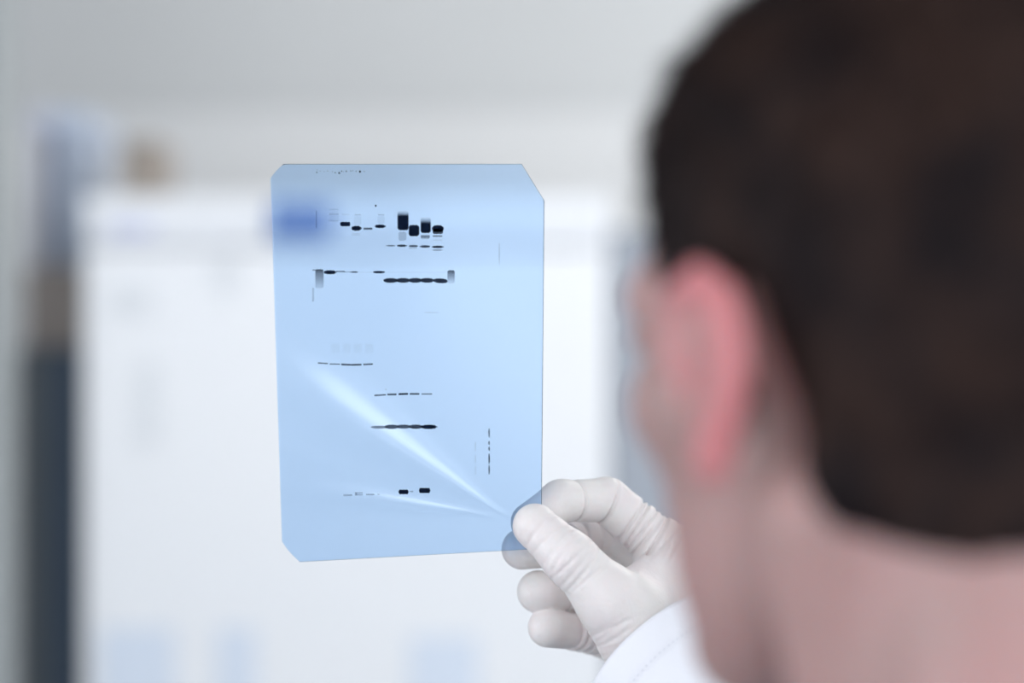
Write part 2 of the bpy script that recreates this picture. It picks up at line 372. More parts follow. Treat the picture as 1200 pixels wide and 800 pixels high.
# exposed bands: thin silver deposits on the film's face, density stored per vertex
M_band = bpy.data.materials.new('exposed_emulsion'); M_band.use_nodes = True; nt = M_band.node_tree; nt.nodes.clear()
out = nt.nodes.new('ShaderNodeOutputMaterial'); tr = nt.nodes.new('ShaderNodeBsdfTransparent'); at = nt.nodes.new('ShaderNodeAttribute'); at.attribute_name = 'deposit'
mx = nt.nodes.new('ShaderNodeMix'); mx.data_type = 'RGBA'; mx.inputs['A'].default_value = (1, 1, 1, 1); mx.inputs['B'].default_value = (.012, .018, .034, 1)
nt.links.new(at.outputs['Fac'], mx.inputs['Factor']); nt.links.new(mx.outputs['Result'], tr.inputs[0]); nt.links.new(tr.outputs[0], out.inputs[0])
NBAND = 0
def band(x0, x1, y0, y1, dens, shape='pill', soft=.9, fade=0, tilt=0, name='exposed_band'):
    """fade>0 fades downward, fade<0 fades upward; tilt = rise in pixels from left to right"""
    pad = soft + .5; w_, h_ = x1 - x0, y1 - y0
    nx = int(min(40, max(6, (w_ + 2 * pad) / .4))); ny = int(min(50, max(6, (h_ + 2 * pad) / .35)))
    gx, gy = np.meshgrid(np.linspace(x0 - pad, x1 + pad, nx + 1), np.linspace(y0 - pad, y1 + pad, ny + 1))
    cx, cy = (x0 + x1) / 2, (y0 + y1) / 2; a = w_ / 2; b = h_ / 2
    X_ = np.abs(gx - cx); Y_ = np.abs(gy - cy)
    wob = .25 * np.sin(gx * 1.7 + x0) + .18 * np.sin(gx * 3.9 + y0)
    if shape == 'pill': sd = (1 - np.sqrt((X_ / a) ** 2.6 + (Y_ / b) ** 2)) * min(a, b) * 1.0 + wob * min(.6, b * .2)
    elif shape == 'lane':
        e = min(3.2, a * .55, b * .7); qx, qy = X_ - (a - e), Y_ - (b - e)
        sd = -(np.sqrt(np.maximum(qx, 0) ** 2 + np.maximum(qy, 0) ** 2) + np.minimum(np.maximum(qx, qy), 0) - e) + wob * min(.5, b * .15)
    elif shape == 'hex': sd = np.minimum(b - Y_, (a - X_) - Y_ * .45) + wob * .4
    D = np.clip(.5 + sd / soft, 0, 1); D = D * D * (3 - 2 * D)
    t = np.clip((gy - y0) / h_, 0, 1)
    if fade > 0: D = D * (1 - t ** .9 * fade)
    if fade < 0: D = D * (np.clip(t * 1.0 / -fade, 0, 1) ** 1.3)
    gy2 = gy - tilt * (gx - cx) / max(w_, 1)
    global NBAND; NBAND += 1; p = film_pt(gx.ravel(), gy2.ravel(), .00005 + .0000015 * NBAND)
    n_ = nx + 1
    fq = np.array([(j * n_ + i, (j + 1) * n_ + i, (j + 1) * n_ + i + 1, j * n_ + i + 1) for j in range(ny) for i in range(nx)])
    me = to_mesh(name, p, fq); at_ = me.attributes.new('deposit', 'FLOAT', 'POINT'); at_.data.foreach_set('value', (D.ravel() * dens).astype(np.float32))
    o = link(name, me, M_band, film, True); return o
B = band
# first row, left lanes
B(398.8, 410.3, 259.9, 265.0, 1, 'lane'); B(411.9, 423.5, 264.6, 270.2, 1, 'pill'); B(426, 436.4, 266.7, 269, .8, 'lane'); B(439.2, 451.8, 263.1, 267.1, 1, 'pill')
for (a, b, c, d_) in ((386, 396.5, 245.5, .14), (385.5, 397, 251, .2), (385, 396.5, 258.4, .13), (400.5, 409.5, 251.2, .10), (415.6, 423, 251.6, .22), (443, 450.3, 251.7, .24)):
    B(a, b, c - .8, c + .8, d_, 'lane', name='faint_band')
for (a, b, y0, y1, d_) in ((415, 423.5, 253, 264, .08), (442.5, 450.5, 253, 262, .10), (411.9, 422, 273, 276, .08), (386, 397, 247, 260, .05), (370.0, 371.4, 247, 267, .28)):
    B(a, b, y0, y1, d_, 'lane', name='faint_smear')
# first row, right lanes
B(466.0, 478.8, 246.5, 269.6, 1, 'lane', 1.6, fade=-.28); B(479, 491.2, 263.6, 276.6, 1, 'lane', 1.2); B(492.9, 504.8, 254, 272.9, 1, 'lane', 1.4, fade=-.4); B(506.2, 519.9, 263.8, 271.8, 1, 'pill'); B(507, 519, 268, 274, .9, 'lane')
B(467, 476, 271.5, 282, .30, 'lane', 1.6, name='faint_smear'); B(493, 503.8, 275.4, 278.6, .6, 'lane', 1.2); B(507, 518.4, 275.6, 277.5, .6, 'lane'); B(493.5, 503, 277, 280, .25, 'lane', name='faint_smear'); B(507.5, 518, 280.6, 281.8, .12, 'lane', name='faint_band')
for (a, b, c, h_, d_) in ((452.5, 463, 287.8, 1.7, .65), (465.2, 476.8, 287.8, 2.6, .9), (479, 490, 288.2, 2.4, .85), (492, 504, 288.7, 2.7, .92), (506.2, 519.6, 289.2, 2.8, .95), (507, 518.4, 292.9, 1.7, .5)):
    B(a, b, c - h_ / 2, c + h_ / 2, d_, 'pill', .7)
B(479.5, 489, 289.5, 291.5, .2, 'lane', name='faint_smear')
# second row
B(369.4, 379.0, 315.6, 337.5, .85, 'lane', 1.6, fade=.75, name='marker_smear'); B(524.4, 532.9, 316.6, 332, .9, 'lane', 1.2, fade=.85, name='marker_smear')
B(366, 379, 315.5, 317.2, .5, 'lane'); B(379.6, 394, 316.6, 321.2, 1, 'pill'); B(393.5, 404, 317.2, 318.8, .7, 'lane'); B(403, 411, 318, 319.1, .5, 'lane'); B(410.5, 419.5, 317.8, 319.6, .85, 'pill', .7); B(437.2, 451, 317.4, 320.1, 1, 'pill', .7)
B(419, 438, 318.5, 319.3, .12, 'lane', name='faint_band'); B(452, 525, 318.6, 319.3, .08, 'lane', name='faint_band'); B(366, 368, 337, 353, .28, 'lane', name='faint_smear')
for (a, b, c) in ((449.6, 466.2, 328.5), (464.6, 480.2, 328.4), (478.8, 494.2, 328.4), (492.6, 508.4, 328.4), (507.6, 524.6, 328.9)): B(a, b, c - 2.7, c + 2.7, .97, 'pill', tilt=(-.9 if a > 507 else 0))
B(497, 513.5, 365.6, 366.6, .12, 'lane', name='faint_band')
# third row
for (a, b, c, h_, d_, t_) in ((372.5, 384.4, 425.5, 1.5, .75, -.7), (386.2, 398.4, 426.5, 1.4, .7, -.3), (399.8, 412, 427.1, 1.9, .9, -.5), (412, 423.7, 427.2, 1.9, .9, .3), (425.7, 437, 426.7, 1.7, .85, .5)):
    B(a, b, c - h_ / 2, c + h_ / 2, d_, 'lane', .7, tilt=t_)
for (a, b) in ((388, 398.5), (401.5, 411), (414, 424.3), (428, 437.5)): B(a, b, 403, 413.5, .05, 'lane', 2.5, fade=.5, name='faint_smear')
# fourth row
for (a, b, c, h_, d_, t_) in ((438.7, 452.2, 462.8, 1.7, .8, .8), (454, 464.7, 462, 2.0, .88, .2), (466.9, 478.3, 461.5, 2.2, .95, .4), (480.1, 491.5, 461.4, 2.0, .85, 0), (494, 506.4, 461.5, 1.5, .7, .1)):
    B(a, b, c - h_ / 2, c + h_ / 2, d_, 'lane', .7, tilt=t_)
B(451.6, 452.6, 455.6, 456.6, .5, 'pill', .6, name='speck'); B(439.2, 441.2, 239.8, 242.2, 1.0, 'pill', .7, name='speck')
# fifth row
for (a, b, c, h_, d_) in ((434.8, 454, 500.3, 3.2, .68), (451, 467, 499.9, 4.8, .88), (464.8, 481, 499.7, 4.5, .88), (479.4, 495, 499.8, 4.8, .93), (493.2, 512, 500, 4.9, 1)): B(a, b, c - h_ / 2, c + h_ / 2, d_, 'pill')
# bottom row
B(402.5, 412.6, 579.3, 580.7, .5, 'lane', .8); B(415.8, 425, 576.8, 578, .42, 'lane', .8); B(415.8, 425, 579, 580.2, .45, 'lane', .8); B(416, 418.5, 576.8, 580, .3, 'lane'); B(429, 438.6, 578.5, 579.9, .52, 'lane', .8); B(442, 445, 578.3, 579.7, .3, 'pill')
B(466.8, 479, 573.6, 578.8, 1, 'hex', .8); B(480.3, 484.6, 575, 576.4, .5, 'pill', .7); B(490.8, 504.4, 571.6, 577.5, 1, 'hex', .8)
# vertical streaks on the right
for (a, b, d_) in ((502.5, 512, .65), (516.8, 521, .7), (523.2, 527.8, .75), (532, 542.6, .9), (545, 555, .7)): B(572.2, 574.0, a, b, d_, 'pill', .7, name='streak_mark')
for (a, b, d_) in ((518, 528, .1), (533, 542, .08), (546, 556, .06)): B(556.3, 558, a, b, d_, 'lane', name='faint_smear')
B(584.6, 585.8, 286, 309, .22, 'pill', 1, name='faint_smear')
# pin-prick marks along the top edge
for (a, c, s_, d_) in ((371.2, 202, 1.6, .5), (371.5, 199, 1, .3), (375, 200.5, 1, .3), (380, 201, 1, .28), (384, 200.3, 1.2, .3), (389.5, 201, 1, .3), (392.8, 202.3, 1.5, .6), (397.6, 202.6, 2.4, .7), (400.3, 200.6, 1.6, .6), (402.5, 201, 1, .3), (405.8, 200.6, 1.8, .6), (411, 200.2, 1.3, .45), (413.3, 200, 1.2, .4), (417.3, 200.6, 1.4, .4), (421.8, 201, 2.3, .9), (426.8, 200.8, 1.3, .35)):
    B(a - s_ / 2, a + s_ / 2, c - s_ / 2, c + s_ / 2, d_, 'pill', .8, name='pinprick_mark')

# ------------------------------------------------------------------ the man
HY = R(38)      # head turned left of straight ahead
PITCH, ROLL = R(5), R(0)
# head frame columns: forward, left, up
def frame(yaw, pitch, roll=0):
    Fw = Vector((-math.sin(yaw) * math.cos(pitch), math.cos(yaw) * math.cos(pitch), -math.sin(pitch)))
    L = Vector((-math.cos(yaw), -math.sin(yaw), 0)); U = Fw.cross(L)
    if roll: q = Matrix.Rotation(roll, 3, Fw); L = q @ L; U = q @ U
    return np.array([[Fw.x, L.x, U.x], [Fw.y, L.y, U.y], [Fw.z, L.z, U.z]])
HM = frame(HY, PITCH, ROLL)
EAR = P(886, 440, .815)                        # root of the left ear
HO = EAR - HM @ np.array((-.005, .073, 0))     # head origin: midway between the ear canals
man = tag(empty('person', (HO[0], HO[1], 0)), 'dark-haired man in white coat and pale gloves holding up the blue film, seen from behind', 'person')
cm = .01
def to_world_mesh(me):
    V = np.empty(len(me.vertices) * 3, np.float32); me.vertices.foreach_get('co', V); V = V.reshape(-1, 3) @ HM.T.astype(np.float32) + HO.astype(np.float32)
    me.vertices.foreach_set('co', V.ravel()); me.update()
HH = .0018
def head_field(h=HH, ears=True, lo=(-.13, -.125, -.21), hi=(.13, .125, .155)):
    g = Field(lo, hi, h)
    E = lambda c, r, k=1.5, mode='u', M=None: g.ell(np.array(c) * cm, np.array(r) * cm, k * cm, mode, M)
    C = lambda a, b, ra, rb, k=1.0, mode='u': g.cap(np.array(a) * cm, np.array(b) * cm, ra * cm, rb * cm, k * cm, mode)
    E((-.9, 0, 4.1), (9.1, 7.1, 8.6)); E((3.3, 0, 4.0), (5.4, 5.5, 6.1), 2); E((-5, 0, 0.5), (5.0, 6.0, 5.5), 2)
    E((4.2, 0, -2.0), (5.0, 5.4, 6.0), 2); C((.6, 5.0, -4.6), (7.0, 1.5, -8.2), 1.4, 1.4, 2); C((.6, -5.0, -4.6), (7.0, -1.5, -8.2), 1.4, 1.4, 2)
    E((5.2, 0, -5.4), (4.0, 4.0, 3.2), 2); E((7.9, 0, -8.2), (1.6, 2.0, 1.5), 1.2)
    for s in (1, -1):
        E((5.6, 4.4 * s, -.4), (2.2, 1.5, 1.5), 1.8)                       # cheekbone
        C((8.5, .8 * s, 3.0), (7.0, 4.6 * s, 3.0), .75, .8, 1.2)           # brow
        E((9.4, 3.1 * s, 1.25), (1.7, 1.6, 1.15), .9, 's')                 # socket
        E((7.7, 3.1 * s, 1.85), (1.25, 1.55, .75), .4); E((7.65, 3.1 * s, .65), (1.2, 1.5, .55), .5)   # lids
        C((9.9, .9 * s, -2.3), (9.6, 1.2 * s, -2.3), .75, .65, .5)          # nostril wing
    C((9.0, 0, 2.4), (11.1, 0, -1.7), .6, .95, .9)
    C((9.4, -1.6, -4.55), (9.75, 0, -4.4), .35, .45, .5); C((9.4, 1.6, -4.55), (9.75, 0, -4.4), .35, .45, .5)
    C((9.35, -1.5, -5.2), (9.65, 0, -5.35), .35, .5, .4); C((9.35, 1.5, -5.2), (9.65, 0, -5.35), .35, .5, .4)
    C((10.45, -2.2, -4.9), (10.45, 2.2, -4.9), .18, .18, .3, 's')
    # neck and the top of the shoulders
    C((-2.6, 0, -2.5), (-5.2, 0, -17), 5.6, 6.0, 2.5); C((-6.0, 2.6, -6), (-7.0, 4.0, -17), 2.8, 4.0, 2); C((-6.0, -2.6, -6), (-7.0, -4.0, -17), 2.8, 4.0, 2)
    C((-1.2, 6.0, -4.2), (1.0, 2.2, -17), 1.5, 1.6, 1.6); C((-1.2, -6.0, -4.2), (1.0, -2.2, -17), 1.5, 1.6, 1.6)
    C((-5.5, 0, -19.5), (-5.5, 0, -21), 8, 8, 2)
    if ears:
        for s in (1, -1):
            ph = R(12); T = np.array([[math.cos(ph), 0, 0], [-s * math.sin(ph), 0, 0], [0, 1, 0]])   # plane axes a (forward), b (up)
            nrm = np.array([-s * math.sin(ph) * -1 * -1, -s * math.cos(ph), 0])
            base = np.array((1.2, 7.75 * s, 0.0))
            def q(a, b, n=0):
                a, b = a * .78, b * .80
                return base + T[:, 0] * a + T[:, 1] * b + n * np.array([s * s * math.sin(ph), s * math.cos(ph), 0])
            path = [(1.2, .3), (1.8, 1.7), (1.2, 3.2), (-.5, 3.7), (-2.0, 2.9), (-2.6, 1.5), (-2.5, 0), (-2.0, -1.3), (-1.3, -2.2), (-.6, -3.0)]
            for i in range(len(path) - 1): C(q(*path[i], .25), q(*path[i + 1], .25), .38, .38, .25)
            M_ = np.stack([T[:, 0], T[:, 1], np.cross(T[:, 0], T[:, 1])], 0).T
            Mr = [M_[0], M_[1], M_[2]]
            E(q(-.7, .8), (1.75, 2.3, .30), .5, 'u', Mr)                     # the blade
            E(q(-.5, -2.7, .1), (.85, 1.05, .42), .5, 'u', Mr)              # lobe
            E(q(.1, -.1, -.5), (1.3, 2.2, .8), .6, 'u', Mr)                 # root that joins it to the head
            C(q(-1.5, 1.8, .2), q(-1.4, -.9, .25), .3, .3, .3); E(q(-.35, -.1, .55), (.8, 1.0, .6), .35, 's', Mr)
            C(q(.75, -.2, .3), q(.75, -.9, .3), .3, .3, .3)
    return g
M_skin = mat('skin', (.375, .237, .223), .5, sss=.35, sss_r=(1, .32, .2), sss_s=.009, noise=.2, nscale=18, tint=(.42, .24, .23), bump=.15, bscale=900)
g = head_field(); me = g.mesh('body'); to_world_mesh(me)
body = keep(link('body', me, M_skin, man, True)); body['label'] = 'head and neck, bare skin'
# paint: lips and ear redness by material region is left to a face mask attribute
V = np.empty(len(me.vertices) * 3, np.float32); me.vertices.foreach_get('co', V); Vl = (V.reshape(-1, 3) - HO) @ HM / cm
red = np.zeros(len(Vl))
ep = np.array([(1.2, .3), (1.8, 1.7), (1.2, 3.2), (-.5, 3.7), (-2.0, 2.9), (-2.6, 1.5), (-2.5, 0), (-2.0, -1.3), (-1.3, -2.2), (-.6, -3.0)]) * (.76, .80) + (1.2, 0)
dm = np.min([np.hypot(Vl[:, 0] - (ep[i] * (1 - t) + ep[i + 1] * t)[0], Vl[:, 2] - (ep[i] * (1 - t) + ep[i + 1] * t)[1]) for i in range(9) for t in (0, .33, .66)], 0)
red = np.maximum(red, np.clip(1.25 - dm / 1.1, .15, 1) * np.clip((np.abs(Vl[:, 1]) - 7.2) / .8, 0, 1) * ((np.abs(Vl[:, 2] + .0) < 4.2) & (Vl[:, 0] < 3.6) & (Vl[:, 0] > -5)))
red = np.maximum(red, .45 * np.clip(1 - np.hypot(Vl[:, 0] + 1.2, (Vl[:, 2] - .2) / 1.8) / 1.6, 0, 1) * (np.abs(Vl[:, 1]) > 5))
red *= 1 - .6 * np.clip((Vl[:, 0] - 1.2) / 1.2, 0, 1)
red = np.maximum(red, np.clip((Vl[:, 0] - 9.2) / .4, 0, 1) * (np.abs(Vl[:, 2] + 4.9) < .75) * (np.abs(Vl[:, 1]) < 2.1) * .4)
at_ = me.attributes.new('redness', 'FLOAT', 'POINT'); at_.data.foreach_set('value', red.astype(np.float32))
nt = M_skin.node_tree; b = nt.nodes['Principled BSDF']; lk_ = b.inputs['Base Color'].links[0]; src = lk_.from_socket
a_ = nt.nodes.new('ShaderNodeAttribute'); a_.attribute_name = 'redness'; mx = nt.nodes.new('ShaderNodeMix'); mx.data_type = 'RGBA'
mx.inputs['B'].default_value = (.58, .20, .215, 1); nt.links.new(src, mx.inputs['A']); nt.links.new(a_.outputs['Fac'], mx.inputs['Factor']); nt.links.new(mx.outputs['Result'], b.inputs['Base Color'])
M_eye = mat('eye_white', (.75, .73, .70), .15); M_iris = mat('iris', (.06, .035, .02), .1)
for s in (1, -1):
    bm = bmesh.new(); bmesh.ops.create_uvsphere(bm, u_segments=24, v_segments=16, radius=.0118)
    me = bpy.data.meshes.new('eye'); bm.to_mesh(me); bm.free(); o = link('eye', me, M_eye, man, True)
    o.location = Vector(HO + HM @ (np.array((7.45, 3.1 * s, 1.25)) * cm)) - man.location
    bm = bmesh.new(); bmesh.ops.create_uvsphere(bm, u_segments=20, v_segments=10, radius=.0058)
    me = bpy.data.meshes.new('iris'); bm.to_mesh(me); bm.free(); i_ = link('iris', me, M_iris, o, True)
    i_.location = Vector(HM @ np.array((.0072, 0, 0)))

# hair: a close-cropped cap plus short strands
M_hair = mat('dark_brown_hair', (.030, .0165, .0135), .58, noise=.4, nscale=30, spec=.08, tint=(.009, .006, .007), bump=.8, bscale=500)
al = np.array([0, 30, 42, 48, 52, 56, 76, 81, 86, 90, 94, 99, 108, 122, 138, 160, 180])
zb = np.array([7.8, 7.2, 6.2, 4.5, 2.5, -.2, -.6, 2.2, 3.0, 2.2, 0.0, -2.6, -4.4, -5.0, -5.5, -5.3, -5.0])
def hair_thick(x, y, z):
    a = np.degrees(np.arctan2(np.abs(y), x + .5)); b_ = np.interp(a, al, zb)
    t = np.clip((z - b_) / 1.6, -1, 1)
    top = np.clip((z - 4) / 6, 0, 1)
    return np.where(t > 0, t ** .6 * (.36 + .5 * top) + .05, t * 1.2)
g = head_field(.0022, False, (-.135, -.11, -.09), (.12, .11, .165))
sl, x, y, z = g.all(); X3, Y3, Z3 = np.broadcast_arrays(x / cm, y / cm, z / cm)
th = hair_thick(X3, Y3, Z3)
lump = .06 * np.sin(X3 * 3.1 + Z3 * 1.1) * np.sin(Y3 * 2.7 - Z3 * .9) + .04 * np.sin(Y3 * 7 + Z3 * 2.5) * np.sin(X3 * 6)
g.f = (g.f - (th + lump * (th > .3)) * cm).astype(np.float32)
g.f = np.maximum(g.f, -(Z3 + 8) * cm).astype(np.float32)
me = g.mesh('hair'); to_world_mesh(me); hair = keep(link('hair', me, M_hair, man, True)); hair['label'] = 'short dark brown hair'
V = np.empty(len(me.vertices) * 3, np.float32); me.vertices.foreach_get('co', V); V = V.reshape(-1, 3)
Nn = np.empty(len(me.vertices) * 3, np.float32); me.vertices.foreach_get('normal', Nn) if False else me.vertex_normals.foreach_get('vector', Nn); Nn = Nn.reshape(-1, 3)
Vl = (V - HO) @ HM / cm; Nl = Nn @ HM
tk = hair_thick(Vl[:, 0], Vl[:, 1], Vl[:, 2]); ok = np.argwhere(tk > .12)[:, 0]
pick = rng.choice(ok, 26000); NS = len(pick); p0 = Vl[pick] + rng.normal(0, .08, (NS, 3)); nn = Nl[pick]
crown = np.array((-4, 0, 12.)); flow = p0 - crown; flow -= (flow * nn).sum(1)[:, None] * nn; flow /= np.linalg.norm(flow, axis=1)[:, None] + 1e-6
ln = (.45 + .7 * np.clip((p0[:, 2] - 2) / 8, 0, 1)) * rng.uniform(.7, 1.2, NS); jit = rng.normal(0, .25, (NS, 3))
pts = []
for k in range(4):
    t = k / 3; pts.append(p0 - nn * .12 + (nn * (.30 * t - .10 * t * t) + (flow + jit) * (.75 * t + .25 * t * t)) * ln[:, None])
pts = np.stack(pts, 1) * cm; pts = pts @ HM.T + HO
hc = bpy.data.hair_curves.new('hair_strand'); hc.add_curves([4] * NS); hc.points.foreach_set('position', pts.astype(np.float32).ravel())
rad = np.tile(np.array([.00011, .0001, .00008, .00003]), NS); ra = hc.attributes.get('radius') or hc.attributes.new('radius', 'FLOAT', 'POINT'); ra.data.foreach_set('value', rad.astype(np.float32))
hs = bpy.data.objects.new('hair_strands', hc); COL.objects.link(hs); hc.materials.append(M_hair); hs.parent = hair; hs['kind'] = 'stuff'

# eyebrows
for s in (1, -1):
    g = Field((.05, -.065 if s < 0 else .0, .015), (.105, .0 if s < 0 else .065, .05), .001)
    for i in range(6):
        t0, t1 = i / 6, (i + 1) / 6
        f_ = lambda t: np.array((9.35 - 1.9 * t ** 1.6, s * (1.2 + 3.5 * t), 3.0 + .55 * math.sin(t * 2.4))) * cm
        g.cap(f_(t0), f_(t1), .0032 - .0015 * t0, .0032 - .0015 * t1, .001)
    me = g.mesh('eyebrow'); to_world_mesh(me); keep(link('eyebrow', me, M_hair, man, True))

# ------------------------------------------------------------------ the gloved right hand
M_glove = mat('latex_glove', (.82, .785, .765), .42, sss=.25, sss_r=(1, .6, .5), sss_s=.004, noise=.06, nscale=40, tint=(.82, .75, .75), bump=.28, bscale=420)
def chain(g, pts, rs, k=.004, clip=None):
    for i in range(len(pts) - 1): g.cap(pts[i], pts[i + 1], rs[i], rs[i + 1], k, 'u', clip)
HB = (P(560, 0, 1.29)[0], 1.245, P(0, 872, 1.33)[2]), (P(855, 0, 1.36)[0], 1.415, P(0, 535, 1.33)[2])
HG = .00075
finger = {
 'index':  ([P(622, 612, 1.3098), P(657, 587, 1.321), P(711, 586, 1.336), P(786, 648, 1.338)], [.0093, .0096, .0105, .0130]),
 'middle': ([P(612, 643, 1.330), P(660, 638, 1.352), P(712, 630, 1.368), P(788, 672, 1.352)], [.0097, .0100, .0105, .0125]),
 'ring':   ([P(631, 693, 1.336), P(668, 697, 1.360), P(716, 704, 1.378), P(778, 706, 1.355)], [.0101, .0090, .0100, .0120]),
 'little': ([P(642, 735, 1.334), P(676, 741, 1.352), P(715, 752, 1.366), P(764, 744, 1.350)], [.0094, .0083, .0090, .0110])}
thumb = ([P(627, 616, 1.2885), P(668, 654, 1.2825), P(716, 704, 1.284), P(790, 800, 1.288)], [.0102, .0116, .0150, .0185])
WR = P(822, 815, 1.294)
palm = Field(*HB, HG)
for n_, (pts, rs) in finger.items(): palm.cap(pts[3], WR, rs[3] * 1.0, .0175, .010)
palm.cap(P(752, 728, 1.300), P(800, 800, 1.296), .0185, .020, .010); palm.cap(P(765, 700, 1.330), P(800, 780, 1.31), .017, .02, .010)
palm.cap(P(728, 730, 1.296), P(760, 798, 1.296), .0125, .0135, .008)
palm.cap(P(740, 690, 1.305), P(785, 668, 1.322), .0095, .0120, .010)      # web between thumb and index
thf = Field(*HB, HG); chain(thf, *thumb, .005)
sl, x, y, z = thf.all()
fd = film_depth(x / y * K + 600, 400 - (z - CAM_Z) / y * K).astype(np.float32); near = (z > P(0, 652, 1.3)[2]) & (x < P(641, 0, 1.3)[0])
thf.f = np.maximum(thf.f, np.where(near, y - fd + .0006, -1)).astype(np.float32)
tot = palm.f.copy()
def smin(a, b, k): h = np.maximum(k - np.abs(a - b), 0) / k; return np.minimum(a, b) - h * h * k * .25
tot = smin(palm.f, thf.f, .011)
for n_, (pts, rs) in finger.items():
    ff = Field(*HB, HG)
    chain(ff, pts, rs, .003)
    if n_ == 'index': ff.f = np.maximum(ff.f, np.where(near, fd + .0008 - y, -1)).astype(np.float32)
    tot = np.minimum(tot, smin(palm.f, ff.f, .007))
hand = Field(*HB, HG); hand.f = tot.astype(np.float32)
def creases(p, q, ts, width, depth, rad):
    p = np.array(p); q = np.array(q)
    for i, t in enumerate(ts):
        c = p + (q - p) * t; n = q - p + rng.normal(0, .08, 3) * np.linalg.norm(q - p); hand.crease(c, n, width * rng.uniform(.8, 1.3), depth * rng.uniform(.6, 1.2), rad)
I_ = finger['index'][0]
hand.crease(P(671, 590, 1.325), P(671, 590, 1.325) - P(657, 590, 1.32), .0008, .0020, .013)          # index joints, sharp bends in the latex
hand.crease(P(704, 598, 1.335), P(710, 602, 1.336) - P(690, 594, 1.332), .0009, .0025, .014)
creases(P(722, 600, 1.33), P(786, 650, 1.33), (.26, .36, .46, .57, .68, .80, .92), .0007, .0017, .019)
creases(P(735, 612, 1.33), P(800, 655, 1.33), (.15, .35, .5, .7, .85, 1.0), .0006, .0006, .022)
creases(P(627, 616, 1.284), P(668, 654, 1.278), (.15, .42, .66, .8, .95), .0009, .0006, .012)          # thumb
creases(P(668, 654, 1.272), P(716, 704, 1.272), (.05, .2, .33, .46), .0008, .0007, .015)
hand.crease(P(688, 700, 1.285), np.array((.25, 0, .97)), .0010, .0022, .009)
hand.crease(P(683, 690, 1.285), np.array((.4, 0, .9)), .0009, .0018, .009)
creases(P(700, 735, 1.28), P(735, 790, 1.28), (0, .1, .2, .3, .4, .5, .6, .7, .8, .9), .0006, .0004, .022)
for n_ in ('middle', 'ring', 'little'):
    pp = finger[n_][0]; creases(pp[0], pp[1], (.72, .98), .0008, .0030, .013); creases(pp[1], pp[2], (.30, .62, .8, 1.0), .0008, .0016, .013)
sl, x, y, z = hand.all()
me = hand.mesh('glove'); glove = keep(link('glove', me, M_glove, man, True)); glove['label'] = 'pale latex glove on the hand that pinches the film'

# ------------------------------------------------------------------ white coat
M_coat = mat('white_cotton', (.86, .865, .92), .85, bump=.35, bscale=1400)
BY = R(28); BF = np.array((-math.sin(BY), math.cos(BY), 0)); BL = np.array((-math.cos(BY), -math.sin(BY), 0)); UP = np.array((0, 0, 1.))
NB = HO + HM @ (np.array((-5.2, 0, -16)) * cm)         # base of the neck
NB = np.array((NB[0], NB[1], 0))
def b3(f_, l_, z_): return NB + BF * f_ + BL * l_ + UP * z_
BM = [[BF[i], BL[i], UP[i]] for i in range(3)]
CUFF = P(776, 779, 1.304); dirn = np.array((.62, -.52, -.58)); dirn /= np.linalg.norm(dirn)
ELB = CUFF + dirn * .22; SHR = b3(-.01, -.165, 1.355); SHL = b3(-.01, .165, 1.355); ELL = b3(-.06, .245, 1.08); WRL = b3(.06, .25, .86)
SL0 = CUFF + dirn * .08
g = Field(np.array((NB[0] - .42, NB[1] - .42, .42)), np.array((NB[0] + .50, NB[1] + .55, 1.56)), .007)
g.ell(b3(.01, 0, 1.20), (.125, .18, .22), .03, 'u', BM); g.ell(b3(.01, 0, .98), (.125, .165, .24), .04, 'u', BM); g.ell(b3(0, 0, .72), (.15, .20, .42), .05, 'u', BM)
g.cap(b3(-.02, -.06, 1.415), SHR, .052, .064, .04); g.cap(b3(-.02, .06, 1.415), SHL, .052, .064, .04)
g.cap(SHR, ELB, .064, .052, .02); g.cap(ELB, SL0, .052, .044, .01)
g.cap(SHL, ELL, .064, .052, .02); g.cap(ELL, WRL, .052, .046, .01)
sl, x, y, z = g.all(); g.f = np.maximum(g.f, (.50 - z) * np.ones_like(g.f)).astype(np.float32)
me = g.mesh('lab_coat'); coat = keep(link('lab_coat', me, M_coat, man, True)); coat['label'] = 'long white laboratory coat'
# collar
g = Field(np.array((NB[0] - .14, NB[1] - .14, 1.34)), np.array((NB[0] + .14, NB[1] + .14, 1.50)), .003)
for i in range(28):
    a0, a1 = R(24 + i * 11.1), R(24 + (i + 1) * 11.1)
    fz = lambda a: b3(-.002 + .084 * math.cos(a), .080 * math.sin(a)  , 1.452 - .035 * max(0, math.cos(a)))
    g.cap(fz(a0), fz(a1), .0075, .0075, .002)
    g.cap(fz(a0) - UP * .02, fz(a1) - UP * .02, .0120, .0120, .006)
me = g.mesh('collar'); co = link('collar', me, M_coat, coat, True)
# front placket buttons
M_btn = mat('button', (.7, .7, .7), .3)
def surf_front(z_, w_=0.0, out_=.0):      # point on the coat's front, found on the coat mesh
    o_ = Vector(b3(.6, w_, z_)); hit, loc, nor, _ = coat.ray_cast(o_, Vector(-BF)); return np.array(loc) + BF * out_ if hit else None
bm = bmesh.new(); strip = []
zs_ = np.linspace(.52, 1.36, 40)
for w_ in (-.004, .034):
    strip.append([[surf_front(z_, w_, o_) for o_ in (.0022, -.003)] for z_ in zs_])
vv = [[[bm.verts.new(p) for p in c] for c in col] for col in strip]
for k in range(39):
    a, b = vv[0], vv[1]
    bm.faces.new((a[k][0], a[k + 1][0], b[k + 1][0], b[k][0])); bm.faces.new((a[k][1], a[k + 1][1], a[k + 1][0], a[k][0])); bm.faces.new((b[k][0], b[k + 1][0], b[k + 1][1], b[k][1]))
bmesh.ops.recalc_face_normals(bm, faces=bm.faces)
me = bpy.data.meshes.new('placket'); bm.to_mesh(me); bm.free(); link('placket', me, M_coat, coat)
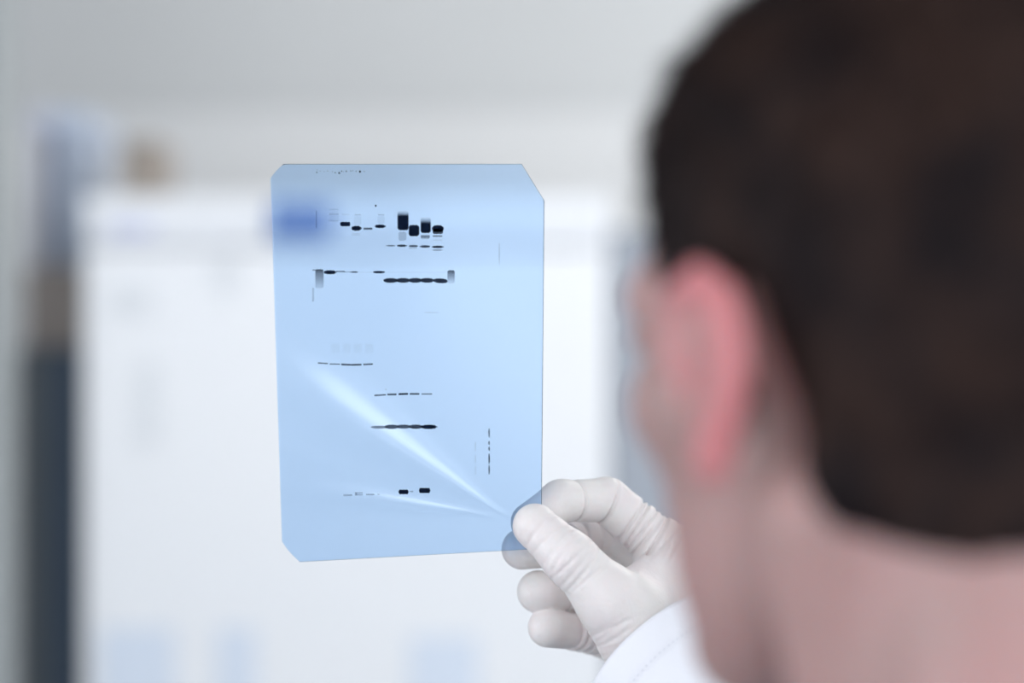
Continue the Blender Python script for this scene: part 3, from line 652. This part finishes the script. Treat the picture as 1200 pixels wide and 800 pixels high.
for z_ in (1.30, 1.19, 1.08, .97, .86, .75):
    c = surf_front(z_, .015, .0035); bm = bmesh.new()
    bmesh.ops.create_cone(bm, cap_ends=True, segments=20, radius1=.0085, radius2=.0078, depth=.003); bmesh.ops.bevel(bm, geom=list(bm.edges), offset=.0005, segments=2, affect='EDGES')
    me = bpy.data.meshes.new('button'); bm.to_mesh(me); bm.free(); o = link('button', me, M_btn, coat); o.location = c; o.rotation_euler = Vector(BF).to_track_quat('Z', 'Y').to_euler()
# right sleeve cuff: hollow cloth tube with a hem
def sleeve(name, c, dr, rad, length, parent):
    dr = np.array(dr) / np.linalg.norm(dr); n1 = np.cross(dr, UP); n1 /= np.linalg.norm(n1); n2 = np.cross(n1, dr)
    NA, NL = 96, 60; outer = []; inner = []
    for j in range(NL + 1):
        t = j / NL
        for i in range(NA):
            a = 2 * math.pi * i / NA
            fold = .0016 * math.sin(3 * a + 9 * t + 1) * (.3 + t) + .0022 * math.exp(-((t - .55 - .06 * math.sin(a * 2)) / .05) ** 2) + .003 * math.exp(-((t - .8 - .05 * math.sin(a + 1)) / .06) ** 2)
            hem = .0007 if t < .125 else 0
            groove = -.0005 * math.exp(-((t - .13) / .012) ** 2)
            r_ = rad * (1 + .05 * math.cos(2 * a + .6)) + .006 * t + fold + hem + groove
            p = c + dr * (length * t) + r_ * (n1 * math.cos(a) + n2 * math.sin(a)); outer.append(p)
            p = c + dr * (length * t) + (r_ - .0016) * (n1 * math.cos(a) + n2 * math.sin(a)); inner.append(p)
    n = len(outer); Fq = []
    for j in range(NL):
        for i in range(NA):
            i2 = (i + 1) % NA; a, b, c_, d = j * NA + i, j * NA + i2, (j + 1) * NA + i2, (j + 1) * NA + i
            Fq += [(a, b, c_, d), (n + d, n + c_, n + b, n + a)]
    for i in range(NA):
        i2 = (i + 1) % NA; Fq.append((n + i, n + i2, i2, i)); e = NL * NA; Fq.append((e + i, e + i2, n + e + i2, n + e + i))
    me = to_mesh(name, np.array(outer + inner), np.array(Fq))
    o = link(name, me, M_coat, parent, True); return o, n1, n2
s1, n1, n2 = sleeve('sleeve', CUFF, dirn, .0455, .13, coat)
bm = bmesh.new(); r_ = .0455
for i in range(110):
    a = 2 * math.pi * i / 110; rr = r_ * (1 + .05 * math.cos(2 * a + .6)) + .0013; c = CUFF + dirn * .0165 + rr * (n1 * math.cos(a) + n2 * math.sin(a))
    t_ = -n1 * math.sin(a) + n2 * math.cos(a); v = bmesh.ops.create_uvsphere(bm, u_segments=6, v_segments=4, radius=.00022)['verts']
    for q_ in v: q_.co = Vector(c) + Vector(t_) * (q_.co.x * 3.6) + Vector(dirn) * q_.co.y + Vector(np.cross(t_, dirn)) * q_.co.z
me = bpy.data.meshes.new('hem_stitching'); bm.to_mesh(me); bm.free(); M_thread = mat('thread', (.70, .71, .78), .8)
o = link('hem_stitching', me, M_thread, coat, True); o['kind'] = 'stuff'
sleeve('sleeve', WRL + (WRL - ELL) / np.linalg.norm(WRL - ELL) * .03, ELL - WRL, .048, .12, coat)

# left hand hanging at his side, gloved too
dl = (WRL - ELL) / np.linalg.norm(WRL - ELL); w0 = WRL
fw = BF - dl * (BF @ dl); fw /= np.linalg.norm(fw); sd = np.cross(dl, fw)
lo = w0 + dl * .08 - .15; hi = w0 + dl * .08 + .15
g = Field(lo, hi, .0022); 
g.cap(w0 - dl * .02, w0 + dl * .04, .026, .024, .01)
for k_, (o_, L1, rr) in enumerate(((.033, .075, .0095), (.011, .084, .0098), (-.011, .078, .0094), (-.031, .062, .0085))):
    m_ = w0 + dl * (.125 - .006 * abs(k_ - 1)) + fw * o_
    g.cap(w0 + dl * .04 + fw * o_ * .5, m_, .017, .0125, .012)
for k_, (o_, L1, rr) in enumerate(((.033, .075, .0095), (.011, .084, .0098), (-.011, .078, .0094), (-.031, .062, .0085))):
    m_ = w0 + dl * (.125 - .006 * abs(k_ - 1)) + fw * o_; a1 = m_ + dl * L1 * .5 + fw * o_ * .12; s_ = 1 if (sd @ BL) < 0 else -1
    a2 = a1 + dl * L1 * .3 + sd * s_ * .014; a3 = a2 + dl * L1 * .18 + sd * s_ * .016
    g.cap(m_, a1, rr * 1.15, rr, .002); g.cap(a1, a2, rr, rr * .95, .001); g.cap(a2, a3, rr * .95, rr * .88, .001)
t0_ = w0 + dl * .05 + fw * .025; t1_ = w0 + dl * .085 + fw * .052 + sd * s_ * .012; t2_ = t1_ + dl * .032 + fw * .01 + sd * s_ * .008; t3_ = t2_ + dl * .022
g.cap(t0_, t1_, .017, .013, .01); g.cap(t1_, t2_, .0125, .011, .002); g.cap(t2_, t3_, .011, .0095, .001)
me = g.mesh('glove'); keep(link('glove', me, M_glove, man, True))
# trousers and shoes
M_tr = mat('dark_trousers', (.03, .035, .05), .85); M_sh = mat('black_shoe', (.02, .02, .02), .4)
for s in (1, -1):
    g = Field(b3(-.0, .09 * s, .0) - np.array((.2, .2, -.045)), b3(0, .09 * s, .72) + np.array((.2, .2, 0)), .007)
    g.cap(b3(0, .085 * s, .78), b3(.01, .10 * s, .48), .088, .068, .02); g.cap(b3(.01, .10 * s, .48), b3(-.02, .11 * s, .10), .066, .055, .02)
    me = g.mesh('trouser_leg'); keep(link('trouser_leg', me, M_tr, man, True))
    g = Field(b3(.06, .11 * s, 0) - np.array((.26, .26, .01)), b3(.06, .11 * s, .16) + np.array((.26, .26, 0)), .005)
    g.cap(b3(-.05, .11 * s, .045), b3(.15, .125 * s, .035), .042, .038, .02); g.cap(b3(-.03, .11 * s, .11), b3(-.03, .11 * s, .06), .042, .045, .02)
    sl, x, y, z = g.all(); g.f = np.maximum(g.f, (.001 - z) * np.ones_like(g.f)).astype(np.float32)
    me = g.mesh('shoe'); keep(link('shoe', me, M_sh, man, True))
